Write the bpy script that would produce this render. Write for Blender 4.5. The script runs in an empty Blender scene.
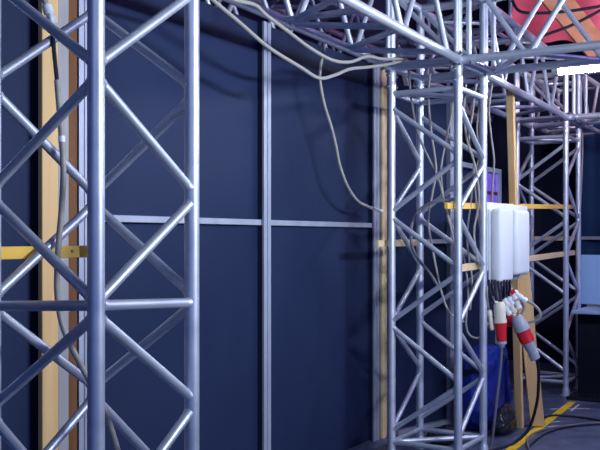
import bpy, bmesh, math, random
from mathutils import Vector, noise
random.seed(7)
V = Vector
scn = bpy.context.scene
col = scn.collection
F_PX, CX, HY, CAMZ = 885.0, 300.0, 238.0, 1.24
AL = math.radians(31.34)
SA, CA = math.sin(AL), math.cos(AL)

# ---------------------------------------------------------------- places
def W(u, v, z=0.0):                       # u runs along the truss row, v across it
    return V((SA*u + CA*v, CA*u - SA*v, z))
def at(px, py, Y):                        # a measured point at distance Y
    return V(((px-CX)/F_PX*Y, Y, CAMZ + (HY-py)/F_PX*Y))
def at_v(px, py, v):                      # a measured point on the upright plane v
    r = (px-CX)/F_PX
    u = -v*(CA + SA*r)/(SA - CA*r)
    return at(px, py, CA*u - SA*v)
def on_floor(px, py, z=0.0):
    Y = F_PX*(CAMZ-z)/(py-HY)
    return at(px, py, Y)

# ---------------------------------------------------------------- materials
def mat(name, base, rough=.5, metal=0.0, spec=.5):
    m = bpy.data.materials.new(name); m.use_nodes = True
    b = m.node_tree.nodes['Principled BSDF']
    b.inputs['Base Color'].default_value = (*base, 1)
    b.inputs['Roughness'].default_value = rough
    b.inputs['Metallic'].default_value = metal
    b.inputs['Specular IOR Level'].default_value = spec
    return m
def noisy(m, c0, c1, scale=(4, 4, 4), detail=6, lo=.35, hi=.7, bump=0.0, rough=None, dist=0.0):
    nt = m.node_tree; N = nt.nodes; L = nt.links
    b = N['Principled BSDF']
    tc = N.new('ShaderNodeTexCoord'); mp = N.new('ShaderNodeMapping')
    mp.inputs['Scale'].default_value = scale
    L.new(tc.outputs['Object'], mp.inputs['Vector'])
    nz = N.new('ShaderNodeTexNoise'); nz.inputs['Scale'].default_value = 1.0
    nz.inputs['Detail'].default_value = detail; nz.inputs['Distortion'].default_value = dist
    L.new(mp.outputs['Vector'], nz.inputs['Vector'])
    cr = N.new('ShaderNodeValToRGB')
    cr.color_ramp.elements[0].position = lo; cr.color_ramp.elements[1].position = hi
    cr.color_ramp.elements[0].color = (*c0, 1); cr.color_ramp.elements[1].color = (*c1, 1)
    L.new(nz.outputs['Fac'], cr.inputs['Fac']); L.new(cr.outputs['Color'], b.inputs['Base Color'])
    if bump:
        bp = N.new('ShaderNodeBump'); bp.inputs['Strength'].default_value = bump; bp.inputs['Distance'].default_value = .01
        L.new(nz.outputs['Fac'], bp.inputs['Height']); L.new(bp.outputs['Normal'], b.inputs['Normal'])
    if rough:
        mr = N.new('ShaderNodeMapRange'); mr.inputs['To Min'].default_value = rough[0]; mr.inputs['To Max'].default_value = rough[1]
        L.new(nz.outputs['Fac'], mr.inputs['Value']); L.new(mr.outputs['Result'], b.inputs['Roughness'])
    return m
M = {}
M['alu'] = noisy(mat('truss aluminium', (.7, .72, .78), .4, .62), (.52, .57, .69), (.66, .70, .81), (6, 6, 14), lo=.3, hi=.7, rough=(.36, .54))
M['profile'] = noisy(mat('grey aluminium profile', (.42, .45, .55), .5, .4), (.36, .39, .50), (.46, .50, .62), (8, 8, 3))
M['greystrip'] = noisy(mat('dull grey strip', (.3, .3, .33), .6), (.27, .26, .28), (.36, .35, .37), (9, 9, 2))
M['steel'] = mat('dark steel', (.25, .25, .3), .4, .8)
M['panel'] = noisy(mat('black sheet', (.02, .024, .05), .5, 0, .15), (.011, .020, .060), (.018, .029, .078), (1.4, 1.4, 1.1), 8, .3, .75, rough=(.5, .65), dist=.6)
M['dark'] = noisy(mat('dark wall', (.008, .01, .03), .8, 0, .2), (.010, .014, .042), (.016, .021, .060), (.8, .8, .8))
M['ceil'] = noisy(mat('dark ceiling', (.02, .014, .05), .9, 0, .1), (.016, .012, .04), (.03, .02, .07), (1, 1, 1))
M['curtain'] = noisy(mat('blue curtain', (.01, .05, .14), .8, 0, .2), (.009, .032, .105), (.013, .042, .13), (6, 6, .4))
M['wood'] = noisy(mat('pine board', (.7, .45, .2), .6, 0, .3), (.58, .36, .16), (.74, .51, .25), (16, 16, 1.6), 5, .3, .75, bump=.05)
M['woodpale'] = noisy(mat('pale pine batten', (.75, .55, .3), .6, 0, .3), (.72, .53, .29), (.86, .68, .42), (6, 6, 12), 5, .3, .75)
M['woodyellow'] = noisy(mat('yellow batten', (.85, .5, .08), .6, 0, .3), (.90, .54, .08), (.95, .64, .14), (6, 6, 12), 5, .3, .75)
M['woodbrown'] = noisy(mat('brown board', (.22, .10, .05), .7, 0, .2), (.13, .055, .022), (.20, .085, .035), (14, 14, 1.5))
M['ply'] = noisy(mat('orange plywood', (.5, .2, .08), .7, 0, .2), (.25, .12, .075), (.36, .19, .12), (5, 5, 9), 6, .3, .7)
M['white'] = noisy(mat('white plastic', (.8, .84, .88), .35, 0, .5), (.78, .83, .87), (.84, .88, .92), (3, 3, 3))
M['ivory'] = mat('ivory plastic', (.80, .76, .64), .45)
M['red'] = mat('red plastic', (.72, .012, .03), .4)
M['greyplastic'] = mat('grey plastic', (.36, .41, .5), .45)
M['conduit'] = noisy(mat('grey conduit', (.5, .48, .44), .5), (.27, .255, .24), (.40, .38, .35), (20, 20, 20))
M['cable'] = mat('pale cable', (.30, .288, .275), .6)
M['cabledark'] = mat('dark cable', (.014, .016, .035), .6, 0, .3)
M['cablegrey'] = mat('grey cable', (.16, .16, .2), .5)
M['tape'] = noisy(mat('yellow tape', (.85, .55, .01), .5), (.72, .44, .01), (.92, .60, .015), (12, 12, 12), 8, .3, .5)
M['chalk'] = mat('pale scuff', (.75, .8, .9), .8)
M['purple'] = noisy(mat('purple cloth', (.30, .16, .85), .7), (.24, .12, .78), (.36, .22, .92), (10, 10, 14), 4)
M['maroon'] = mat('dark red strap', (.1, .01, .03), .7)
M['bluewrap'] = noisy(mat('blue plastic wrap', (.02, .05, .5), .3), (.006, .012, .14), (.016, .042, .40), (5, 5, 7), 4, .35, .7, bump=.5)
M['blackbag'] = mat('black plastic', (.012, .013, .025), .25)
M['counter'] = mat('pale blue worktop', (.40, .55, .82), .4)
M['board'] = mat('pale blue board', (.34, .55, .86), .5)
M['blackfront'] = mat('black counter front', (.004, .005, .015), .7, 0, .15)
M['redcloth'] = noisy(mat('red cloth', (.75, .06, .13), .7, 0, .2), (.70, .09, .17), (.88, .17, .27), (2, 2, 5))
m = M['lamp'] = mat('lit tube', (1, 1, 1), .5)
b = m.node_tree.nodes['Principled BSDF']
b.inputs['Emission Color'].default_value = (.86, .90, 1, 1); b.inputs['Emission Strength'].default_value = 100
# floor: dark blue grey paint with scratches
m = M['floor'] = noisy(mat('scuffed floor paint', (.06, .08, .14), .5), (.030, .042, .095), (.13, .165, .28), (7, 7, 7), 12, .38, .66, rough=(.35, .6), dist=.4)
[n for n in m.node_tree.nodes if n.type == 'TEX_NOISE'][0].inputs['Roughness'].default_value = .78

# ---------------------------------------------------------------- helpers
def ob(name, bm, material, parent=None, smooth=True, origin=None):
    o0 = origin if origin is not None else (parent['_o'] if parent is not None else (0, 0, 0))
    o0 = V(o0)
    bm.normal_update()
    bmesh.ops.recalc_face_normals(bm, faces=bm.faces[:])
    for f in bm.faces: f.smooth = smooth
    me = bpy.data.meshes.new(name)
    for vv in bm.verts: vv.co -= o0
    if smooth:
        for e in bm.edges:
            if len(e.link_faces) == 2 and e.calc_face_angle(0) > math.radians(38): e.smooth = False
    bm.to_mesh(me); bm.free()
    me.materials.append(material)
    o = bpy.data.objects.new(name, me); col.objects.link(o)
    if parent is not None: o.parent = parent
    else: o.location = o0
    o['_o'] = tuple(o0)
    return o
def tag(o, label, cat, group=None):
    o['label'] = label; o['category'] = cat
    if group: o['group'] = group
    return o
def thing(name, label, cat, loc, group=None):
    o = bpy.data.objects.new(name, None); col.objects.link(o)
    o.empty_display_size = .1
    o.location = loc; o['_o'] = tuple(loc)
    return tag(o, label, cat, group)
def add_tube(bm, a, b, r, n=14, r2=None):
    a, b = V(a), V(b); r2 = r if r2 is None else r2
    z = (b-a).normalized(); x = z.orthogonal().normalized(); y = z.cross(x)
    ra = [bm.verts.new(a + (x*math.cos(t)+y*math.sin(t))*r) for t in (2*math.pi*i/n for i in range(n))]
    rb = [bm.verts.new(b + (x*math.cos(t)+y*math.sin(t))*r2) for t in (2*math.pi*i/n for i in range(n))]
    for i in range(n): bm.faces.new((ra[i], ra[(i+1) % n], rb[(i+1) % n], rb[i]))
    bm.faces.new(ra[::-1]); bm.faces.new(rb)
    return bm
def tube(a, b, r, n=14): return add_tube(bmesh.new(), a, b, r, n)
def add_lathe(bm, a, b, prof, n=20):       # prof: (fraction along a-b, radius)
    a, b = V(a), V(b); z = (b-a).normalized(); x = z.orthogonal().normalized(); y = z.cross(x)
    rings = []
    for t, r in prof:
        p = a.lerp(b, t)
        rings.append([bm.verts.new(p + (x*math.cos(k)+y*math.sin(k))*r) for k in (2*math.pi*i/n for i in range(n))])
    for A, B in zip(rings, rings[1:]):
        for i in range(n): bm.faces.new((A[i], A[(i+1) % n], B[(i+1) % n], B[i]))
    bm.faces.new(rings[0][::-1]); bm.faces.new(rings[-1])
    return bm
def lathe(a, b, prof, n=20): return add_lathe(bmesh.new(), a, b, prof, n)
def add_box8(bm, pts, bevel=0.0, seg=2):   # pts: bottom four then top four
    vs = [bm.verts.new(p) for p in pts]
    fs = [bm.faces.new([vs[i] for i in q]) for q in ((3, 2, 1, 0), (4, 5, 6, 7), (0, 1, 5, 4), (1, 2, 6, 5), (2, 3, 7, 6), (3, 0, 4, 7))]
    if bevel:
        es = list({e for f in fs for e in f.edges})
        bmesh.ops.bevel(bm, geom=es, offset=bevel, segments=seg, affect='EDGES', profile=.5)
    return bm
def add_uv(bm, u0, u1, v0, v1, z0, z1, bevel=0.0, seg=2):
    q = [(u0, v0), (u1, v0), (u1, v1), (u0, v1)]
    return add_box8(bm, [W(a, c, z0) for a, c in q] + [W(a, c, z1) for a, c in q], bevel, seg)
def uvbox(*a, **k): return add_uv(bmesh.new(), *a, **k)
def add_beam(bm, a, b, wid, hgt, up=(0, 0, 1), bevel=.002):   # squared timber from a to b
    a, b = V(a), V(b); z = (b-a).normalized(); s = z.cross(V(up)).normalized(); t = s.cross(z)
    s *= wid/2; t *= hgt/2
    return add_box8(bm, [a-s-t, a+s-t, a+s+t, a-s+t, b-s-t, b+s-t, b+s+t, b-s+t], bevel, 1)
def beam(*a, **k): return add_beam(bmesh.new(), *a, **k)
def smooth_path(pts, step=.02):
    pts = [V(p) for p in pts]
    P = [pts[0]*2-pts[1]] + pts + [pts[-1]*2-pts[-2]]
    out = []
    for i in range(1, len(P)-2):
        p0, p1, p2, p3 = P[i-1:i+3]
        n = max(2, int((p2-p1).length/step))
        for k in range(n):
            t = k/n
            out.append(.5*((2*p1) + (p2-p0)*t + (2*p0-5*p1+4*p2-p3)*t*t + (3*p1-p0-3*p2+p3)*t**3))
    out.append(pts[-1])
    return out
def add_cable(bm, pts, r, n=8, step=.02, rib=0.0):
    path = smooth_path(pts, step)
    x = None; rings = []
    for i, p in enumerate(path):
        z = (path[min(i+1, len(path)-1)] - path[max(i-1, 0)]).normalized()
        if x is None: x = z.orthogonal().normalized()
        x = (x - z*x.dot(z)).normalized(); y = z.cross(x)
        rr = r*(1 + (rib if i % 2 else 0))
        rings.append([bm.verts.new(p + (x*math.cos(k)+y*math.sin(k))*rr) for k in (2*math.pi*j/n for j in range(n))])
    for A, B in zip(rings, rings[1:]):
        for i in range(n): bm.faces.new((A[i], A[(i+1) % n], B[(i+1) % n], B[i]))
    bm.faces.new(rings[0][::-1]); bm.faces.new(rings[-1])
    return bm
def cable(pts, r, **k): return add_cable(bmesh.new(), pts, r, **k)
def struct(name, bm, material, smooth=False):
    o = ob(name, bm, material, None, smooth); o['kind'] = 'structure'; return o

# ---------------------------------------------------------------- the setting
struct('floor', uvbox(-3, 9.2, -3.6, 6, -.1, 0), M['floor'])
struct('wall_left', uvbox(-3, 9.0, -3.6, -3.4, 0, 4.4), M['dark'])
struct('wall_back', uvbox(8.8, 9.0, -3.4, 6, 0, 4.4), M['dark'])
struct('ceiling', uvbox(-3, 9.0, -3.6, 6, 4.4, 4.5), M['ceil'])

# ---------------------------------------------------------------- trusses
RC, RB, H = .0218, .0142, .195
PIT = .303
TW = {'A': (V((-.5841, 2.5214, 0)), ), 'B': (V((.7762, 4.9779, 0)), ), 'C': (V((2.0206, 7.2109, 0)), )}
D3, E3 = V((SA, CA, 0)), V((CA, -SA, 0))
def corner(c, k):
    su = {'N': -1, 'R': 1, 'L': -1, 'F': 1}[k]; sv = {'N': 1, 'R': 1, 'L': -1, 'F': -1}[k]
    return c + D3*(H*su) + E3*(H*sv)
def zp(p, z): return V((p.x, p.y, z))
def brace(parent, a, b, r=RB, name='diagonal_brace', trim=RC*.75):
    a, b = V(a), V(b); d = (b-a).normalized()
    bm = tube(a+d*trim, b-d*trim, r)
    for p, s in ((a, 1), (b, -1)):          # weld bead where the brace meets the chord
        q = p + d*s*(RC+.001)
        add_tube(bm, q - d*s*.006, q + d*s*.007, r*1.22, 12, r*1.02)
    return ob(name, bm, M['alu'], parent)
def coupler(parent, p, axis):
    axis = V(axis)
    bm = lathe(p-axis*.055, p+axis*.055, [(0, RC*1.02), (.1, RC*1.14), (.42, RC*1.14), (.47, RC*1.05), (.53, RC*1.05), (.58, RC*1.14), (.9, RC*1.14), (1, RC*1.02)])
    c = ob('coupler', bm, M['alu'], parent)
    s = axis.orthogonal().normalized()
    for t in (-.03, .03):
        q = p+axis*t
        ob('locking_pin', lathe(q-s*.042, q+s*.046, [(0, .006), (.9, .006), (.91, .010), (1, .010)], 8), M['steel'], c)
ZT, ZB, ZTOP = 2.04, .109, 2.12
def tower(c, z_node, rule, label, mid=None):
    t = thing('truss_tower', label, 'truss tower', zp(c, 0), 'aluminium truss towers')
    for k in 'NRLF':
        p = corner(c, k)
        ob('chord', tube(zp(p, .012), zp(p, ZTOP-.01), RC, 20), M['alu'], t)
        coupler(t, zp(p, ZTOP-.012), (0, 0, 1))
        bm = lathe(zp(p, .001), zp(p, .07), [(0, .045), (.12, .045), (.14, .03), (.7, .028), (1, RC)])
        ob('foot', bm, M['alu'], t)
    for (a, b) in ('NL', 'NR', 'RF', 'LF'):
        pa, pb = corner(c, a), corner(c, b)
        even = rule[a+b]                     # the corner that carries the even nodes
        if even == b: pa, pb = pb, pa
        k0 = math.ceil((ZB-z_node)/PIT - .25); k = k0
        while z_node + (k+1)*PIT <= ZT + .08:
            z0 = z_node + k*PIT; z1 = z0 + PIT
            gap = .016
            P, Q = (pa, pb) if k % 2 == 0 else (pb, pa)
            za, zb = max(z0+gap, ZB+.02), min(z1-gap, ZT-.02)
            brace(t, zp(P, za), zp(Q, zb))
            k += 1
        for z in (ZB, ZT): brace(t, zp(pa, z), zp(pb, z), name='horizontal_brace')
        if mid is not None and 'N' in (a, b): brace(t, zp(corner(c, 'N'), mid), zp(corner(c, 'L' if 'L' in (a, b) else 'R'), mid-.017), name='horizontal_brace')
    for z in (ZB+.0, ZT-.0):
        brace(t, zp(corner(c, 'L'), z), zp(corner(c, 'R'), z), name='cross_brace')
    return t
cA, cB, cC = (TW[k][0] for k in 'ABC')
tower(cA, CAMZ-.1806, {'NL': 'N', 'NR': 'N', 'RF': 'R', 'LF': 'L'}, 'large aluminium truss tower nearest the viewer, in front of the tall pine board', mid=CAMZ-.172)
tower(cB, CAMZ-.476, {'NL': 'L', 'NR': 'N', 'RF': 'F', 'LF': 'L'}, 'middle aluminium truss tower with cables hanging inside, left of the white boxes')
tower(cC, CAMZ+.148, {'NL': 'N', 'NR': 'R', 'RF': 'R', 'LF': 'F'}, 'farthest aluminium truss tower, standing beside the black counter')
ZLO, ZHI = 2.185, 2.60
low, high = ZLO, ZHI
def corner_block(c, label):
    t = thing('truss_corner', label, 'truss corner', zp(c, ZTOP), 'truss corner blocks on the towers')
    for k in 'NRLF':
        p = corner(c, k)
        ob('upright', tube(zp(p, ZTOP), zp(p, ZHI), RC, 18), M['alu'], t)
    for z in (ZLO, ZHI):
        for a, b in ('NL', 'NR', 'RF', 'LF'):
            ob('edge_tube', tube(zp(corner(c, a), z), zp(corner(c, b), z), RC, 16), M['alu'], t)
    for a, b in ('NL', 'RF'):
        brace(t, zp(corner(c, a), ZLO), zp(corner(c, b), ZHI))
corner_block(cA, 'truss corner block on top of the nearest tower')
corner_block(cB, 'truss corner block on top of the middle tower, above the white boxes')
corner_block(cC, 'truss corner block on top of the farthest tower beside the counter')
def bridge(p0, p1, label, ph_side=.07, ph_bot=.0, group='horizontal trusses overhead', lift=0.0):
    ZLO, ZHI = low+lift, high+lift
    ax = (p1-p0).normalized(); L = (p1-p0).length; sd = V((ax.y, -ax.x, 0))
    t = thing('horizontal_truss', label, 'truss', zp((p0+p1)/2, ZLO), group)
    cs = {}
    for s in (-1, 1):
        for z in (ZLO, ZHI):
            a = zp(p0+sd*s*H, z); b = zp(p1+sd*s*H, z); cs[(s, z)] = (a, b)
            ob('chord', tube(a, b, RC, 18), M['alu'], t)
            for q in ((a+ax*.05), (b-ax*.05)): coupler(t, q, ax)
    def lace(c0, c1, ph, flip):
        w = ph; k = flip
        while w + PIT < L - .02:
            A = c0[0] if k % 2 == 0 else c1[0]; B = c1[0] if k % 2 == 0 else c0[0]
            brace(t, A+ax*(w+.014), B+ax*(w+PIT-.014)); w += PIT; k += 1
    for s in (-1, 1): lace(cs[(s, ZHI)], cs[(s, ZLO)], ph_side, 0 if s > 0 else 1)
    lace(cs[(-1, ZLO)], cs[(1, ZLO)], ph_bot+.06, 0)
    lace(cs[(-1, ZHI)], cs[(1, ZHI)], ph_bot+.06, 1)
    for w in (.06, L/2, L-.06):
        for z in (ZLO, ZHI): brace(t, cs[(-1, z)][0]+ax*w, cs[(1, z)][0]+ax*w, name='horizontal_brace')
    for w in (.06, L-.06):
        for s in (-1, 1): brace(t, cs[(s, ZLO)][0]+ax*w, cs[(s, ZHI)][0]+ax*w, name='upright_brace')
    return t
def gap(a, b): return (b-a).normalized()*(H+.001)
bridge(cA+gap(cA, cB), cB-gap(cA, cB), 'overhead truss running along the black wall from nearest to middle tower', .1)
bridge(cB+gap(cB, cC), cC-gap(cB, cC), 'overhead truss between the middle tower and the farthest tower', .1)
bridge(cB+E3*(H+.001), cB+E3*(H+3.1), 'overhead truss crossing to the right from the middle tower, above the lit tube', .07)
bridge(cC+E3*(H+.001), cC+E3*(H+3.1), 'overhead truss crossing to the right from the farthest tower', .2)
bridge(cC+D3*(H+.001), cC+D3*(H+.9), 'short overhead truss running on behind the farthest tower', .1)

bridge(W(2.6, -2.95), W(7.9, -2.95), 'rear overhead truss hung behind the top of the black wall', .2, lift=.14)
bridge(W(6.0, -2.7), W(6.0, -1.95), 'short upper truss lying across the truss between middle and farthest towers', .12, lift=.47)

# ---------------------------------------------------------------- wall panels and frames
VP = -2.42
def profile(parent, u0, u1, z0, z1, v=VP, depth=.04, name='post'):
    w = u1-u0; fl = w*.36
    bm = bmesh.new()                        # one closed channel section swept upward
    sec = [(u0, v-.011), (u1, v-.011), (u1, v), (u1-fl*1.2, v), (u1-fl*1.2, v-.005), (u0+fl, v-.005), (u0+fl, v), (u0, v)]
    lo = [bm.verts.new(W(a, c, z0)) for a, c in sec]; hi = [bm.verts.new(W(a, c, z1)) for a, c in sec]
    for i in range(8): bm.faces.new((lo[i], lo[(i+1) % 8], hi[(i+1) % 8], hi[i]))
    bm.faces.new(lo[::-1]); bm.faces.new(hi)
    p = ob(name, bm, M['profile'], parent, False)
    ob('shade_strip', uvbox(u0+.001, u1-.001, v-depth, v-.0115, z0, z1), M['dark'], p, False)  # dark strip standing in for the post's shadow beside it
    return p
t = thing('wall_panel', 'large black wall panel in grey aluminium frame with centre post and middle rail', 'wall panel', W(3.66, VP-.05), 'black wall panels')
ob('sheet', uvbox(2.40, 4.92, VP-.055, VP-.04, .0, 2.31), M['panel'], t, False)
profile(t, 2.390, 2.445, 0, 2.31); profile(t, 3.633, 3.696, 0, 2.31); profile(t, 4.845, 4.918, 0, 2.31)
for a, c in ((2.445, 3.633), (3.696, 4.845)):
    ob('rail', uvbox(a, c, VP-.04, VP-.014, 1.303, 1.331, .002, 1), M['profile'], t, False)
t = thing('wall_panel', 'plain black wall panel left of the tall pine board', 'wall panel', W(1.2, VP-.05), 'black wall panels')
ob('sheet', uvbox(.2, 2.385, VP-.055, VP-.04, .0, 2.31), M['panel'], t, False)
ob('top_rail', uvbox(.2, 2.385, VP-.055, VP-.02, 2.31, 2.34), M['profile'], t, False)
# angled panel behind the middle tower
PL, PR = V((.585, 5.50, 0)), V((1.0, 5.885, 0))
dx = (PR-PL).normalized(); nx = V((dx.y, -dx.x, 0))
def seg(a, b, w0, w1, z0, z1):               # box along PL-PR between distances a,b; thickness w0..w1 to the front
    q = [PL+dx*a+nx*w0, PL+dx*b+nx*w0, PL+dx*b+nx*w1, PL+dx*a+nx*w1]
    return add_box8(bmesh.new(), [zp(p, z0) for p in q] + [zp(p, z1) for p in q])
LL = (PR-PL).length
t = thing('wall_panel', 'narrow black panel in grey frame seen through the middle truss tower', 'wall panel', zp((PL+PR)/2, 0), 'black wall panels')
ob('sheet', seg(0, LL, -.015, 0, 0, 2.2), M['panel'], t, False)
ob('post', seg(LL-.045, LL, .001, .035, 0, 2.2), M['profile'], t, False)
ob('bottom_rail', seg(.0, LL-.045, .001, .035, 0.012, .045), M['profile'], t, False)
ob('rail', seg(.0, LL-.045, .001, .03, 1.205, 1.232), M['profile'], t, False)
# low frame with purple cloth
v3 = -2.21
t = thing('cloth_frame', 'low grey frame hung with purple cloth behind the white boxes', 'frame', W(6.1, v3))
for a, c in ((5.66, 5.70), (6.545, 6.60)):
    ob('post', uvbox(a, c, v3-.04, v3, 0, 1.765), M['profile'], t, False)
ob('top_rail', uvbox(5.70, 6.545, v3-.04, v3, 1.73, 1.765), M['profile'], t, False)
ob('purple_cloth', uvbox(6.19, 6.544, v3-.03, v3-.02, 1.36, 1.729), M['purple'], t, False)
ob('strap', uvbox(6.19, 6.544, v3-.02, v3-.012, 1.567, 1.588), M['maroon'], t, False)
ob('lower_sheet', uvbox(5.701, 6.544, v3-.045, v3-.031, .0, 1.729), M['panel'], t, False)

# upright boards between the panels
g = 'upright boards between the wall panels'
tag(ob('pine_board', uvbox(2.194, 2.271, VP-.004, VP+.02, 0, 2.5, .003, 1), M['wood'], origin=W(2.21, VP)), 'tall pine board behind the corrugated hose, left of the big wall panel', 'board', g)
tag(ob('metal_strip', uvbox(2.273, 2.325, VP-.004, VP+.015, 0, 2.5, .002, 1), M['greystrip'], origin=W(2.29, VP)), 'flat grey metal upright beside the tall pine board', 'upright')
tag(ob('brown_board', uvbox(2.327, 2.372, VP-.01, VP+.01, 0, 2.5, .002, 1), M['woodbrown'], origin=W(2.35, VP)), 'narrow dark brown upright board between grey strip and panel frame', 'board', g)
tag(ob('pine_board', uvbox(4.93, 4.995, VP-.004, VP+.016, 0, 2.33, .003, 1), M['woodpale'], origin=W(4.96, VP)), 'narrow pine upright just left of the middle truss tower', 'board', g)

# battens
g = 'wooden battens tied across the towers'
def batten(name, a, b, m_, label, w=.02, h=.036):
    o = tag(ob(name, beam(a, b, w, h), m_, origin=(V(a)+V(b))/2), label, 'batten', g); return o
vA = -2.045
o = thing('wooden_batten', 'yellow wooden batten across the pine board behind the nearest tower', 'batten', W(1.4, vA, 1.197), g)
ob('strip', beam(W(.9, vA, 1.197), W(2.075, vA, 1.197), .02, .037), M['woodyellow'], o)
for uu in (1.86, 1.98): ob('screw', tube(W(uu, vA+.009, 1.199), W(uu, vA+.013, 1.199), .005, 8), M['steel'], o)
a, c = at_v(377, 243.5, -2.17), at_v(420, 243, -2.17)
batten('wooden_batten', a, c, M['woodpale'], 'short pale batten at the wall side of the middle tower')
batten('wooden_batten', at_v(446, 205.8, -1.765), at_v(572, 206.8, -1.868), M['woodyellow'], 'long upper yellow batten holding the white boxes between two towers', .02, .033)
batten('wooden_batten', at_v(459, 268.3, -1.765), at_v(574, 252.5, -1.868), M['woodpale'], 'long lower pale batten running below and behind the white boxes', .02, .04)
p = at(531, 238.6, 7.43); q = at(577, 238.6, 7.43)
batten('wooden_batten', corner(cC, 'F')+D3*.04+V((0, 0, 1.237))-E3*.02, corner(cC, 'R')+D3*.04+V((0, 0, 1.237)), M['woodpale'], 'short batten across the rear of the farthest tower')

# ---------------------------------------------------------------- white boxes
vb = -1.735
tag(ob('mounting_plate', uvbox(4.925, 5.70, vb-.008, vb, 1.05, 1.448, .002, 1), M['white'], origin=W(5.3, vb, 1.05)), 'thin white mounting plate behind the two white boxes', 'plate')
def power_box(u0, u1, z0, z1, label):
    t = thing('distribution_box', label, 'electrical box', W((u0+u1)/2, vb+.04, z0), 'white electrical boxes')
    ob('body', uvbox(u0, u1, vb+.001, vb+.012, z0, z1-.004, .004, 2), M['white'], t)
    ob('cover', uvbox(u0+.002, u1-.002, vb+.0125, vb+.078, z0+.004, z1, .024, 5), M['white'], t)
    for i in range(3):
        uu = u0 + (i+.8)*(u1-u0)/4
        ob('cable_gland', tube(W(uu, vb+.022, z0-.022), W(uu, vb+.022, z0+.004), .013, 10), M['greyplastic'], t)
power_box(4.94, 5.178, .978, 1.412, 'nearer white electrical box with rounded cover and thick cable bundle below')
power_box(5.238, 5.508, 1.008, 1.412, 'second white electrical box, on the far side of its twin')

# upright post and leaning plank behind the boxes
tag(ob('pine_post', beam(on_floor(519.7, 428.5)+V((0, 0, .003)), at(510.3, 91, 5.75), .045, .045, up=E3), M['wood'], origin=on_floor(519.7, 428.5)), 'slim pine post standing behind the white boxes and rising to the truss', 'post')
a = on_floor(537.5, 427.5)+V((0, 0, .012)); c = at(521, 262, 5.80)
tag(ob('pine_plank', beam(a, c, .092, .024, up=(0, -1, 0)), M['wood'], origin=a), 'wide pine plank leaning from the floor up behind the white boxes', 'plank')

# ---------------------------------------------------------------- plugs and cables under the boxes
g = 'red industrial plugs below the boxes'
YP = 5.06
t = thing('industrial_plug', 'ivory and red industrial plug hanging straight down on the left', 'plug', at(500, 303, YP), g)
a, c = at(499.2, 302, YP), at(502, 347, YP)
ob('housing', lathe(a, c, [(0, .024), (.06, .033), (.2, .034), (.36, .033), (.42, .036), (.46, .036), (.47, .028)]), M['ivory'], t)
ob('red_sleeve', lathe(a, c, [(.465, .035), (.5, .034), (.85, .027), (.87, .022)]), M['red'], t)
ob('grey_nut', lathe(a, c, [(.87, .028), (.93, .028), (.95, .02), (1, .014)], 12), M['greyplastic'], t)
t = thing('industrial_plug', 'grey and red industrial plug tilted to the right in front of plank', 'plug', at(516, 315, YP), g)
a, c = at(516, 315.5, 5.10), at(536, 360, 5.10)
ob('housing', lathe(a, c, [(0, .022), (.05, .034), (.22, .044), (.33, .046), (.35, .034)]), M['greyplastic'], t)
ob('red_sleeve', lathe(a, c, [(.345, .043), (.42, .041), (.58, .043), (.60, .036)]), M['red'], t)
ob('tail', lathe(a, c, [(.60, .036), (.64, .034), (.84, .026)]), M['greyplastic'], t)
ob('grey_nut', lathe(a, c, [(.84, .032), (.97, .030), (1, .012)], 10), M['greyplastic'], t)
t = thing('industrial_plug', 'small red socket tucked between the two large plugs', 'plug', at(510, 321, 5.16), g)
a, c = at(514, 316.5, 5.16), at(506.5, 325, 5.16)
ob('red_sleeve', lathe(a, c, [(0, .022), (.1, .026), (.8, .026), (1, .018)]), M['red'], t)
ob('lid', lathe(a.lerp(c, -.25), a, [(0, .02), (.9, .024), (1, .02)]), M['ivory'], t)
g = 'white connectors in the cable tangle'
conns = [((503.5, 299), (509, 306), 'white connector left of the tangle above the ivory plug'), ((508, 297), (512.5, 305), 'white connector at the middle of the tangle under the nearer box'),
         ((510, 305), (515.5, 313), 'white connector just above the tilted grey and red plug'), ((514, 291), (520, 297.5), 'white connector beside the orange tip under the far box'),
         ((519, 296), (526.5, 301.5), 'white connector farthest right in the cable tangle'), ((489, 310), (492.5, 330), 'long ivory connector hanging left of the ivory plug'),
         ((494, 296), (495.5, 303.5), 'white connector on the left rim of the ivory plug'), ((512, 292), (515.5, 300), 'white connector upright in the tangle under the orange tip'), ((516, 301), (519.5, 309), 'white connector low on the right of the tangle, above the grey collar'),
         ((505, 306), (510, 315), 'white connector in the gap between the two large plugs')]
for i, (p, q, lb) in enumerate(conns):
    t = tag(ob('white_connector', lathe(at(*p, 5.08), at(*q, 5.08), [(0, .012), (.08, .017), (.3, .017), (.33, .014), (.62, .014), (.65, .018), (.9, .018), (1, .012)], 12), M['ivory'] if i in (2, 5) else M['white'], origin=at(*p, 5.08)), lb, 'connector', g)
tag(ob('orange_tip', lathe(at(510.5, 293.5, 5.07), at(514.5, 290.5, 5.07), [(0, .010), (.2, .014), (.9, .014), (1, .008)], 10), M['red'], origin=at(511, 293, 5.07)), 'small red connector tip in the white tangle', 'connector')
g = 'short dark cables below the nearer box'
starts = [489, 492, 495, 498, 501, 504, 507, 510]
ends = [(494.5, 304), (497, 303), (499, 302), (500.5, 302), (502.5, 303), (504, 300), (508.5, 298), (511, 305)]
where = ['leftmost', 'second from left', 'third from left', 'fourth from left', 'fourth from right', 'third from right', 'second from right', 'rightmost']
for i, (s, e) in enumerate(zip(starts, ends)):
    Y0 = 5.07 + .012*i
    pts = [at(s, 280, Y0), at(s+.6, 288, Y0-.02), at((s+e[0])/2+(1 if i % 2 else -1), 296, Y0-.03), at(*e, 5.08)]
    tag(ob('dark_cable', cable(pts, .0068), M['cabledark'], origin=pts[0]), where[i]+' of the dark cables dropping from the nearer box', 'cable', g)
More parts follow.
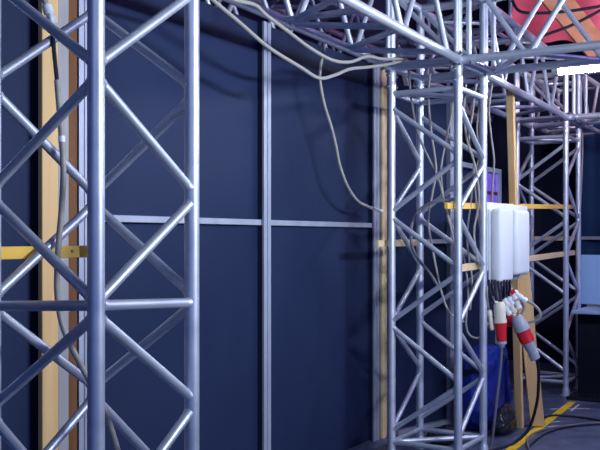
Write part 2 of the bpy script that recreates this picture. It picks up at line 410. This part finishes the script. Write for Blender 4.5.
def cab(name, pts, r, m_, label, group=None, **k):
    return tag(ob(name, cable(pts, r, **k), m_, origin=pts[0]), label, 'cable', group)
Y = 5.12
cab('loop_cable', [at(525, 300, 5.1), at(533, 304, 5.1), at(540, 312, 5.1), at(539, 319, 5.1), at(531, 322, 5.12), at(521, 321.5, 5.14), at(515, 317, 5.14)], .0085, M['cable'], 'grey cable looping right over the plank below the far box')
cab('loop_cable', [at(521, 300, 5.16), at(524, 308, 5.16), at(521, 314, 5.16), at(516, 316, 5.16)], .008, M['cable'], 'short grey cable curl beside the tilted plug')
cab('white_wire', [at(510, 281, 5.2), at(511, 287, 5.15), at(513, 292, 5.1)], .006, M['white'], 'thin white wire from box bottom to the tangle')
cab('loop_cable', [at(487, 286, 5.03), at(486.8, 296, 5.02), at(488, 305, 5.05), at(489.2, 311, 5.08)], .006, M['cable'], 'pale wire holding the long ivory connector')
cab('plug_cable', [at(502, 346.5, YP), at(500, 372, YP), at(497, 398, YP), at(494, 425, 5.08), at(492, 440, 5.12), on_floor(489, 451, .008), on_floor(482, 458, .008), on_floor(470, 463, .008)], .008, M['cablegrey'], 'grey cable dropping from the ivory plug to the floor')
cab('plug_cable', [at(537, 360, 5.10), at(538.5, 370, 5.13), at(538.5, 385, 5.18), at(537, 402, 5.25), at(531, 424, 5.3), at(524, 435, 5.30), on_floor(512, 444, .009), on_floor(497, 449, .009), on_floor(483, 453, .009)], .0095, M['cabledark'], 'black cable curving down from the tilted plug past the plank')
g = 'black cables lying on the floor'
fl = lambda *ps, z=.01: [on_floor(*p, z) for p in ps]
cab('floor_cable', fl((640, 428), (600, 420.5), (585, 418), (568, 416), (553, 415.5), (545, 417), z=.008), .0075, M['cabledark'], 'black floor cable crossing the yellow tape behind the other loops', g)
cab('floor_cable', fl((640, 420), (600, 422.5), (576, 424.5), (550, 428), (536, 432.5), (528, 438.5), (527.5, 445), (532, 454), (545, 462), z=.008), .0072, M['cablegrey'], 'grey floor cable looping round the foot of the leaning plank', g)
cab('floor_cable', fl((620, 424), (590, 424.8), (566, 427.5), (548, 432.5), (536, 440), (529, 448), (530, 458), z=.007), .006, M['cabledark'], 'thin black floor cable on the inside of the plank loop', g)

# ---------------------------------------------------------------- cables overhead and in the towers
g = 'pale cables slung below the truss'
P = lambda pts, v: [at_v(x, y, v) for x, y in pts]
cab('slung_cable', P([(196, -18), (213, 0), (240, 23), (268, 47), (300, 67), (319, 78), (335, 75), (350, 69), (369, 67), (390, 64), (404, 60)], -1.96), .0078, M['cable'], 'lower of two pale cables sagging across the top of the black wall', g)
cab('slung_cable', P([(218, -8), (235, 0), (255, 5), (266, 15), (290, 33), (310, 48), (332, 60), (350, 62), (367, 56.5), (383, 59), (406, 58.5)], -1.93), .0078, M['cable'], 'upper of two pale cables sagging below the overhead truss', g)
t = thing('hanging_cable', 'grey cable hanging down the black wall to the narrow pine upright', 'cable', at_v(325, 38, -2.2))
ob('lead', cable(P([(325, 36), (324, 50), (321, 64), (320, 80), (324, 103), (331, 126), (336, 146), (340, 166), (348, 187), (358, 201), (370, 207.5)], -2.28), .0078), M['conduit'], t)
ob('white_tip', cable(P([(370, 207.5), (375, 209), (382, 211)], -2.28), .0095), M['white'], t)
t = thing('corrugated_hose', 'grey corrugated hose with black lead hanging before the tall pine board', 'hose', at(60, 170, 2.55))
YH = 2.62
ob('hose', cable([at(57, 80, YH), at(59.5, 110, YH), at(61.5, 135, YH), at(63, 160, YH), at(63.3, 178, YH), at(61.5, 210, YH), at(58.5, 245, YH), at(57, 275, YH), at(57.8, 300, YH), at(63, 327, YH), at(74, 352, YH), at(90, 382, YH), at(106, 414, YH), at(117, 448, YH), at(124, 475, YH)], .0082, n=12, step=.005, rib=.16), M['conduit'], t)
ob('black_lead', cable([at(52.5, 26, YH), at(53.5, 45, YH), at(55.5, 66, YH), at(57, 82, YH)], .0065), M['cabledark'], t)
ob('tie', lathe(at(61.5, 136, YH), at(61.8, 142, YH), [(0, .0105), (1, .0105)], 12), M['white'], t)
ob('top_hose', cable([at(42, -14, YH), at(44.5, -2, YH), at(46.5, 8, YH)], .009, step=.005, rib=.15), M['conduit'], t)
ob('white_coupling', lathe(at(46.5, 4, YH), at(53, 27, YH), [(0, .011), (.06, .015), (.4, .016), (.44, .012), (.55, .012), (.6, .017), (.9, .017), (1, .008)], 14), M['white'], t)
ob('white_clip', lathe(at(50, 13, YH-.02), at(52, 24, YH-.02), [(0, .004), (.2, .009), (.8, .009), (1, .004)], 10), M['white'], t)
g = 'cables hanging inside the middle tower'
hang = [
 ([(409, 70), (411, 96), (416, 126), (423, 146), (434, 169), (440, 184), (445, 206), (453, 237), (456, 262)], 5.0, .006, 'cable', 'pale cable slanting across the left face of the middle tower'),
 ([(431, 62), (428.5, 96), (431, 130), (436, 168), (433, 190), (429, 212), (428.5, 226), (433, 252), (440, 286), (446, 306), (453, 316), (464, 322)], 4.98, .0065, 'conduit', 'beige cable hanging in the centre of the middle tower'),
 ([(456, 199), (447, 200), (430, 203), (417, 213), (411.5, 226), (412, 246), (419, 260), (431, 275), (440, 290)], 4.92, .0085, 'cablegrey', 'thick dark cable arching left from the yellow batten'),
 ([(466, 84), (464, 110), (466, 135), (470, 150), (476, 170), (479, 200), (474, 232), (478, 262)], 4.93, .006, 'conduit', 'beige cable inside the right face near the yellow batten'),
 ([(476, 84), (473, 110), (469, 140), (474, 165), (471, 200), (467, 240), (472, 280), (470, 310)], 4.98, .006, 'cable', 'pale cable crossing behind the front chord of middle tower'),
 ([(480, 100), (477, 130), (480, 150), (475, 180), (478, 215), (483, 250), (486, 290)], 5.05, .006, 'cable', 'pale cable closest to the right rear chord of middle tower'),
 ([(455, 70), (452, 110), (446, 140), (441, 175), (448, 215), (462, 250), (468, 290), (466, 325), (472, 337), (482, 336), (488, 322)], 5.05, .006, 'conduit', 'beige cable ending in a low loop beside the boxes'),
 ([(492, 84), (489, 110), (491, 135), (494, 160), (492.5, 185), (492, 203)], 5.3, .006, 'conduit', 'pale cable dropping in front of the purple cloth'),
]
for pts, Yc, r, mm, lb in hang:
    cab('hanging_cable', [at(x, y, Yc) for x, y in pts], r, M[mm], lb, g)
cab('hanging_cable', [at(580, 124, 7.42), at(582.5, 140, 7.44), at(581.5, 180, 7.44), at(580, 215, 7.44), at(579, 250, 7.44), at(576.5, 280, 7.46)], .007, M['cable'], 'pale cable running down beside the farthest tower')

# ---------------------------------------------------------------- lit tube
t = thing('tube_light', 'lit white tube light hanging under the crossing truss at upper right', 'lamp', at(555, 70, 5.55))
a = at(556, 71, 5.50); c = a + E3*1.5 + V((0, 0, 0))
z1 = V((0, 0, 1))
ob('tube', tube(a+E3*.02, c, .026, 18), M['lamp'], t)
ob('housing', beam(a+z1*.041, c+z1*.041, .10, .022), M['white'], t)
ob('end_cap', beam(a-E3*.02+z1*.012, a+E3*.02+z1*.012, .056, .085), M['greyplastic'], t)
for w in (.25, 1.2):
    ob('hanger', tube(a+E3*w+z1*.057, a+E3*w+z1*.12, .005, 8), M['steel'], t)

# ---------------------------------------------------------------- counter, board and back curtain
t = thing('counter', 'black fronted counter with pale blue top at right edge', 'counter', W(7.4, -1.0))
ob('worktop', uvbox(7.06, 7.62, -1.80, .6, .645, .67, .004, 2), M['counter'], t)
ob('front', uvbox(7.14, 7.60, -1.77, .6, .0, .644), M['blackfront'], t, False)
ob('back_ledge', uvbox(7.565, 7.62, -1.80, .6, .671, .695, .002, 1), M['woodpale'], t)
tag(ob('floor_board', uvbox(6.86, 7.13, -1.79, .6, .001, .025, .004, 1), M['blackbag'], origin=W(7, -1.2)), 'low black board on the floor along the counter front', 'board')
t = thing('blue_board', 'pale blue upright board standing on the counter', 'board', W(7.55, -1.2, .671))
ob('face', uvbox(7.545, 7.555, -1.855, .5, .69, 1.10), M['board'], t, False)
ob('edge', uvbox(7.54, 7.56, -1.88, -1.856, .671, 1.10), M['blackfront'], t, False)
t = thing('back_curtain', 'dark blue curtain closing the far end behind the counter', 'curtain', W(8.5, -.6))
bm = bmesh.new()
n = 120; rows = []
for i in range(n+1):
    v = -2.12 + 3.7*i/n; du = .014*math.sin(v*22)+.006*math.sin(v*57)
    rows.append((bm.verts.new(W(8.5+du, v, .01)), bm.verts.new(W(8.5+du, v, 2.35)), bm.verts.new(W(8.53+du, v, .01)), bm.verts.new(W(8.53+du, v, 2.35))))
for r0, r1 in zip(rows, rows[1:]):
    for i, j in ((0, 1), (1, 3), (3, 2), (2, 0)): bm.faces.new((r0[i], r1[i], r1[j], r0[j]))
bm.faces.new([rows[0][i] for i in (0, 1, 3, 2)]); bm.faces.new([rows[-1][i] for i in (0, 1, 3, 2)])
ob('cloth', bm, M['curtain'], t)
ob('rail', uvbox(8.44, 8.47, -2.06, 1.5, 1.225, 1.255), M['profile'], t, False)

# ---------------------------------------------------------------- wrapped goods on the floor
def lump(cu, cv, su, sv, h, amp, seed, squareness=3.2, n1=110, n2=60, fr=9.0):
    bm = bmesh.new(); rows = []
    def sp(x, e): return math.copysign(abs(x)**(2/e), x)
    for j in range(n2+1):
        ph = math.pi*j/n2 - math.pi/2
        row = []
        for i in range(n1):
            th = 2*math.pi*i/n1
            p = V((sp(math.cos(ph), squareness)*sp(math.cos(th), squareness), sp(math.cos(ph), squareness)*sp(math.sin(th), squareness), sp(math.sin(ph), squareness)))
            q = V((p.x*su, p.y*sv, (p.z+1)*h/2))
            dsp = noise.fractal(q*fr+V((seed, 0, seed)), .9, 2.2, 4)
            ridge = 1-abs(noise.noise(q*fr*1.3+V((0, seed, 3))))*3.2
            q += V((p.x, p.y, p.z*.6))*amp*(dsp+.5*ridge)
            row.append(bm.verts.new(W(cu+q.x, cv+q.y, max(q.z, .002))))
        rows.append(row)
    for a, b in zip(rows, rows[1:]):
        for i in range(n1): bm.faces.new((a[i], a[(i+1) % n1], b[(i+1) % n1], b[i]))
    bmesh.ops.remove_doubles(bm, verts=bm.verts[:], dist=.0008)
    return bm
t = thing('wrapped_bundle', 'blue plastic wrapped bundle on the floor behind the middle tower', 'bundle', W(5.63, -1.99))
ob('wrap', lump(5.63, -1.99, .27, .09, .53, .020, 3.0, 5.0), M['bluewrap'], t)
ob('strap', beam(W(5.345, -2.07, .37), W(5.345, -1.91, .42), .012, .035, up=(0, 0, 1)), M['blackbag'], t)
tag(ob('plastic_bag', lump(5.47, -1.815, .14, .055, .17, .022, 9.0, 2.4), M['blackbag'], origin=W(5.47, -1.815)), 'crumpled black plastic bag lying beside the plank foot', 'bag')
tag(ob('plastic_sheet', lump(5.06, -2.06, .16, .08, .08, .025, 15.0, 2.4), M['blackbag'], origin=W(5.06, -2.06)), 'small crumpled dark plastic sheet lying just behind the middle tower', 'sheet')

# tape and marks on the floor
def strip(name, a, b, w, m_, z=.0015):
    a, b = V(a), V(b); s = (b-a).normalized().cross(V((0, 0, 1)))*w/2
    q = [a-s, a+s, b+s, b-s]
    return ob(name, add_box8(bmesh.new(), [zp(p, .0003) for p in q]+[zp(p, z) for p in q]), m_, None, False, origin=a)
tag(strip('floor_tape', on_floor(504, 455), on_floor(572.5, 402), .055, M['tape']), 'yellow tape line on the dark floor leading to the farthest tower', 'tape')
g = 'pale scratch marks on the floor'
for k, (p, q, lb) in enumerate((((550, 409), (590, 408.6), 'long pale scratch across the yellow tape by the counter'), ((571, 411), (579, 404.5), 'short slanted pale scratch crossing the long one'), ((547, 422.5), (560, 421.5), 'pale scratch nearest the plank foot'), ((548, 426.5), (566, 425.5), 'pale scratch in front of the plank foot by the grey cable'))):
    tag(strip('floor_scratch', on_floor(*p), on_floor(*q), .014, M['chalk'], .0008+.0001*k), lb, 'floor mark', g)

# ---------------------------------------------------------------- red cloth and plywood high up
t = thing('red_canopy', 'red cloth canopy high up behind the trusses at upper right', 'cloth', at(555, 45, 8.3))
bm = bmesh.new(); rows = []
nx_, ny_ = 36, 14
def cpt(i, j, off):
    s, q = i/nx_, j/ny_
    base = at(506, 46, 8.4).lerp(at(700, 40, 7.6), s)
    sag = .05*math.sin(s*9)+.03*math.sin(s*23+q*3)
    return base + V((-.0*q, -.9*q + off*.02, 1.1*q + sag*(1-q) - .25*q*(1-q) + off*.02))
for off in (0, 1): rows.append([[bm.verts.new(cpt(i, j, off)) for i in range(nx_+1)] for j in range(ny_+1)])
for off in (0, 1):
    for j in range(ny_):
        for i in range(nx_): bm.faces.new([rows[off][a][c] for a, c in ((j, i), (j, i+1), (j+1, i+1), (j+1, i))])
for j in range(ny_):
    for i in (0, nx_): bm.faces.new((rows[0][j][i], rows[0][j+1][i], rows[1][j+1][i], rows[1][j][i]))
for i in range(nx_):
    for j in (0, ny_): bm.faces.new((rows[0][j][i], rows[0][j][i+1], rows[1][j][i+1], rows[1][j][i]))
ob('cloth', bm, M['redcloth'], t)
a, c = at(546, -14, 7.0), at(598, 50, 7.5)
tag(ob('plywood_board', beam(a, c, .25, .02, up=(0, -1, .2)), M['ply'], origin=(a+c)/2), 'orange brown board slanting across the red canopy', 'board')
g = 'dark cables across the red canopy'
cab('ceiling_cable', [at(512, 0, 6.3), at(518, 10, 6.3), at(530, 13, 6.3), at(560, 12, 6.3), at(590, 8, 6.3), at(620, 2, 6.3)], .011, M['cabledark'], 'upper dark cable crossing in front of the red canopy', g)
cab('ceiling_cable', [at(528, 42, 6.4), at(545, 35, 6.4), at(570, 26, 6.4), at(590, 16, 6.4), at(612, 4, 6.4)], .011, M['cabledark'], 'lower dark cable rising right across the plywood board', g)

# ---------------------------------------------------------------- light
def area(name, loc, target, size, power, colr, sizey=None):
    l = bpy.data.lights.new(name, 'AREA'); l.energy = power; l.color = colr
    l.shape = 'RECTANGLE'; l.size = size; l.size_y = sizey or size
    o = bpy.data.objects.new(name, l); col.objects.link(o)
    o.location = loc; o.rotation_euler = (V(target)-V(loc)).to_track_quat('-Z', 'Y').to_euler()
    return o
area('hall_lamp', W(2.9, 1.3, 2.15), W(3.3, -2.4, 1.9), 1.4, 56, (.80, .89, 1), .15).data.spread = math.radians(95)
area('hall_lamp_rear', W(-2.2, .2, 3.0), W(3, -2, 1.2), 1.2, 12, (.75, .85, 1), .3)
area('stage_lamp', W(5.6, 2.4, 3.6), W(6.0, -1.5, 2.8), .6, 40, (.50, .28, 1))
area('canopy_fill', W(6.4, .6, 3.05), at(570, 15, 8.0), .3, 22, (1, .84, .88)).data.spread = math.radians(80)  # unseen fill light added to brighten the red cloth
w = bpy.data.worlds.new('hall'); scn.world = w; w.use_nodes = True
bg = w.node_tree.nodes['Background']
bg.inputs['Color'].default_value = (.15, .29, .95, 1); bg.inputs['Strength'].default_value = .5

# ---------------------------------------------------------------- camera
cam = bpy.data.cameras.new('camera'); co = bpy.data.objects.new('camera', cam); col.objects.link(co)
co.location = (0, 0, CAMZ); co.rotation_euler = (math.radians(90), 0, 0)
cam.sensor_fit = 'HORIZONTAL'; cam.sensor_width = 36; cam.lens = F_PX/600*36
cam.shift_y = (HY-225)/600; cam.clip_start = .05
scn.camera = co
vs = scn.view_settings
vs.view_transform = 'Standard'; vs.look = 'None'; vs.exposure = 0; vs.gamma = 1; vs.use_curve_mapping = False
for o in scn.objects:
    if '_o' in o: del o['_o']
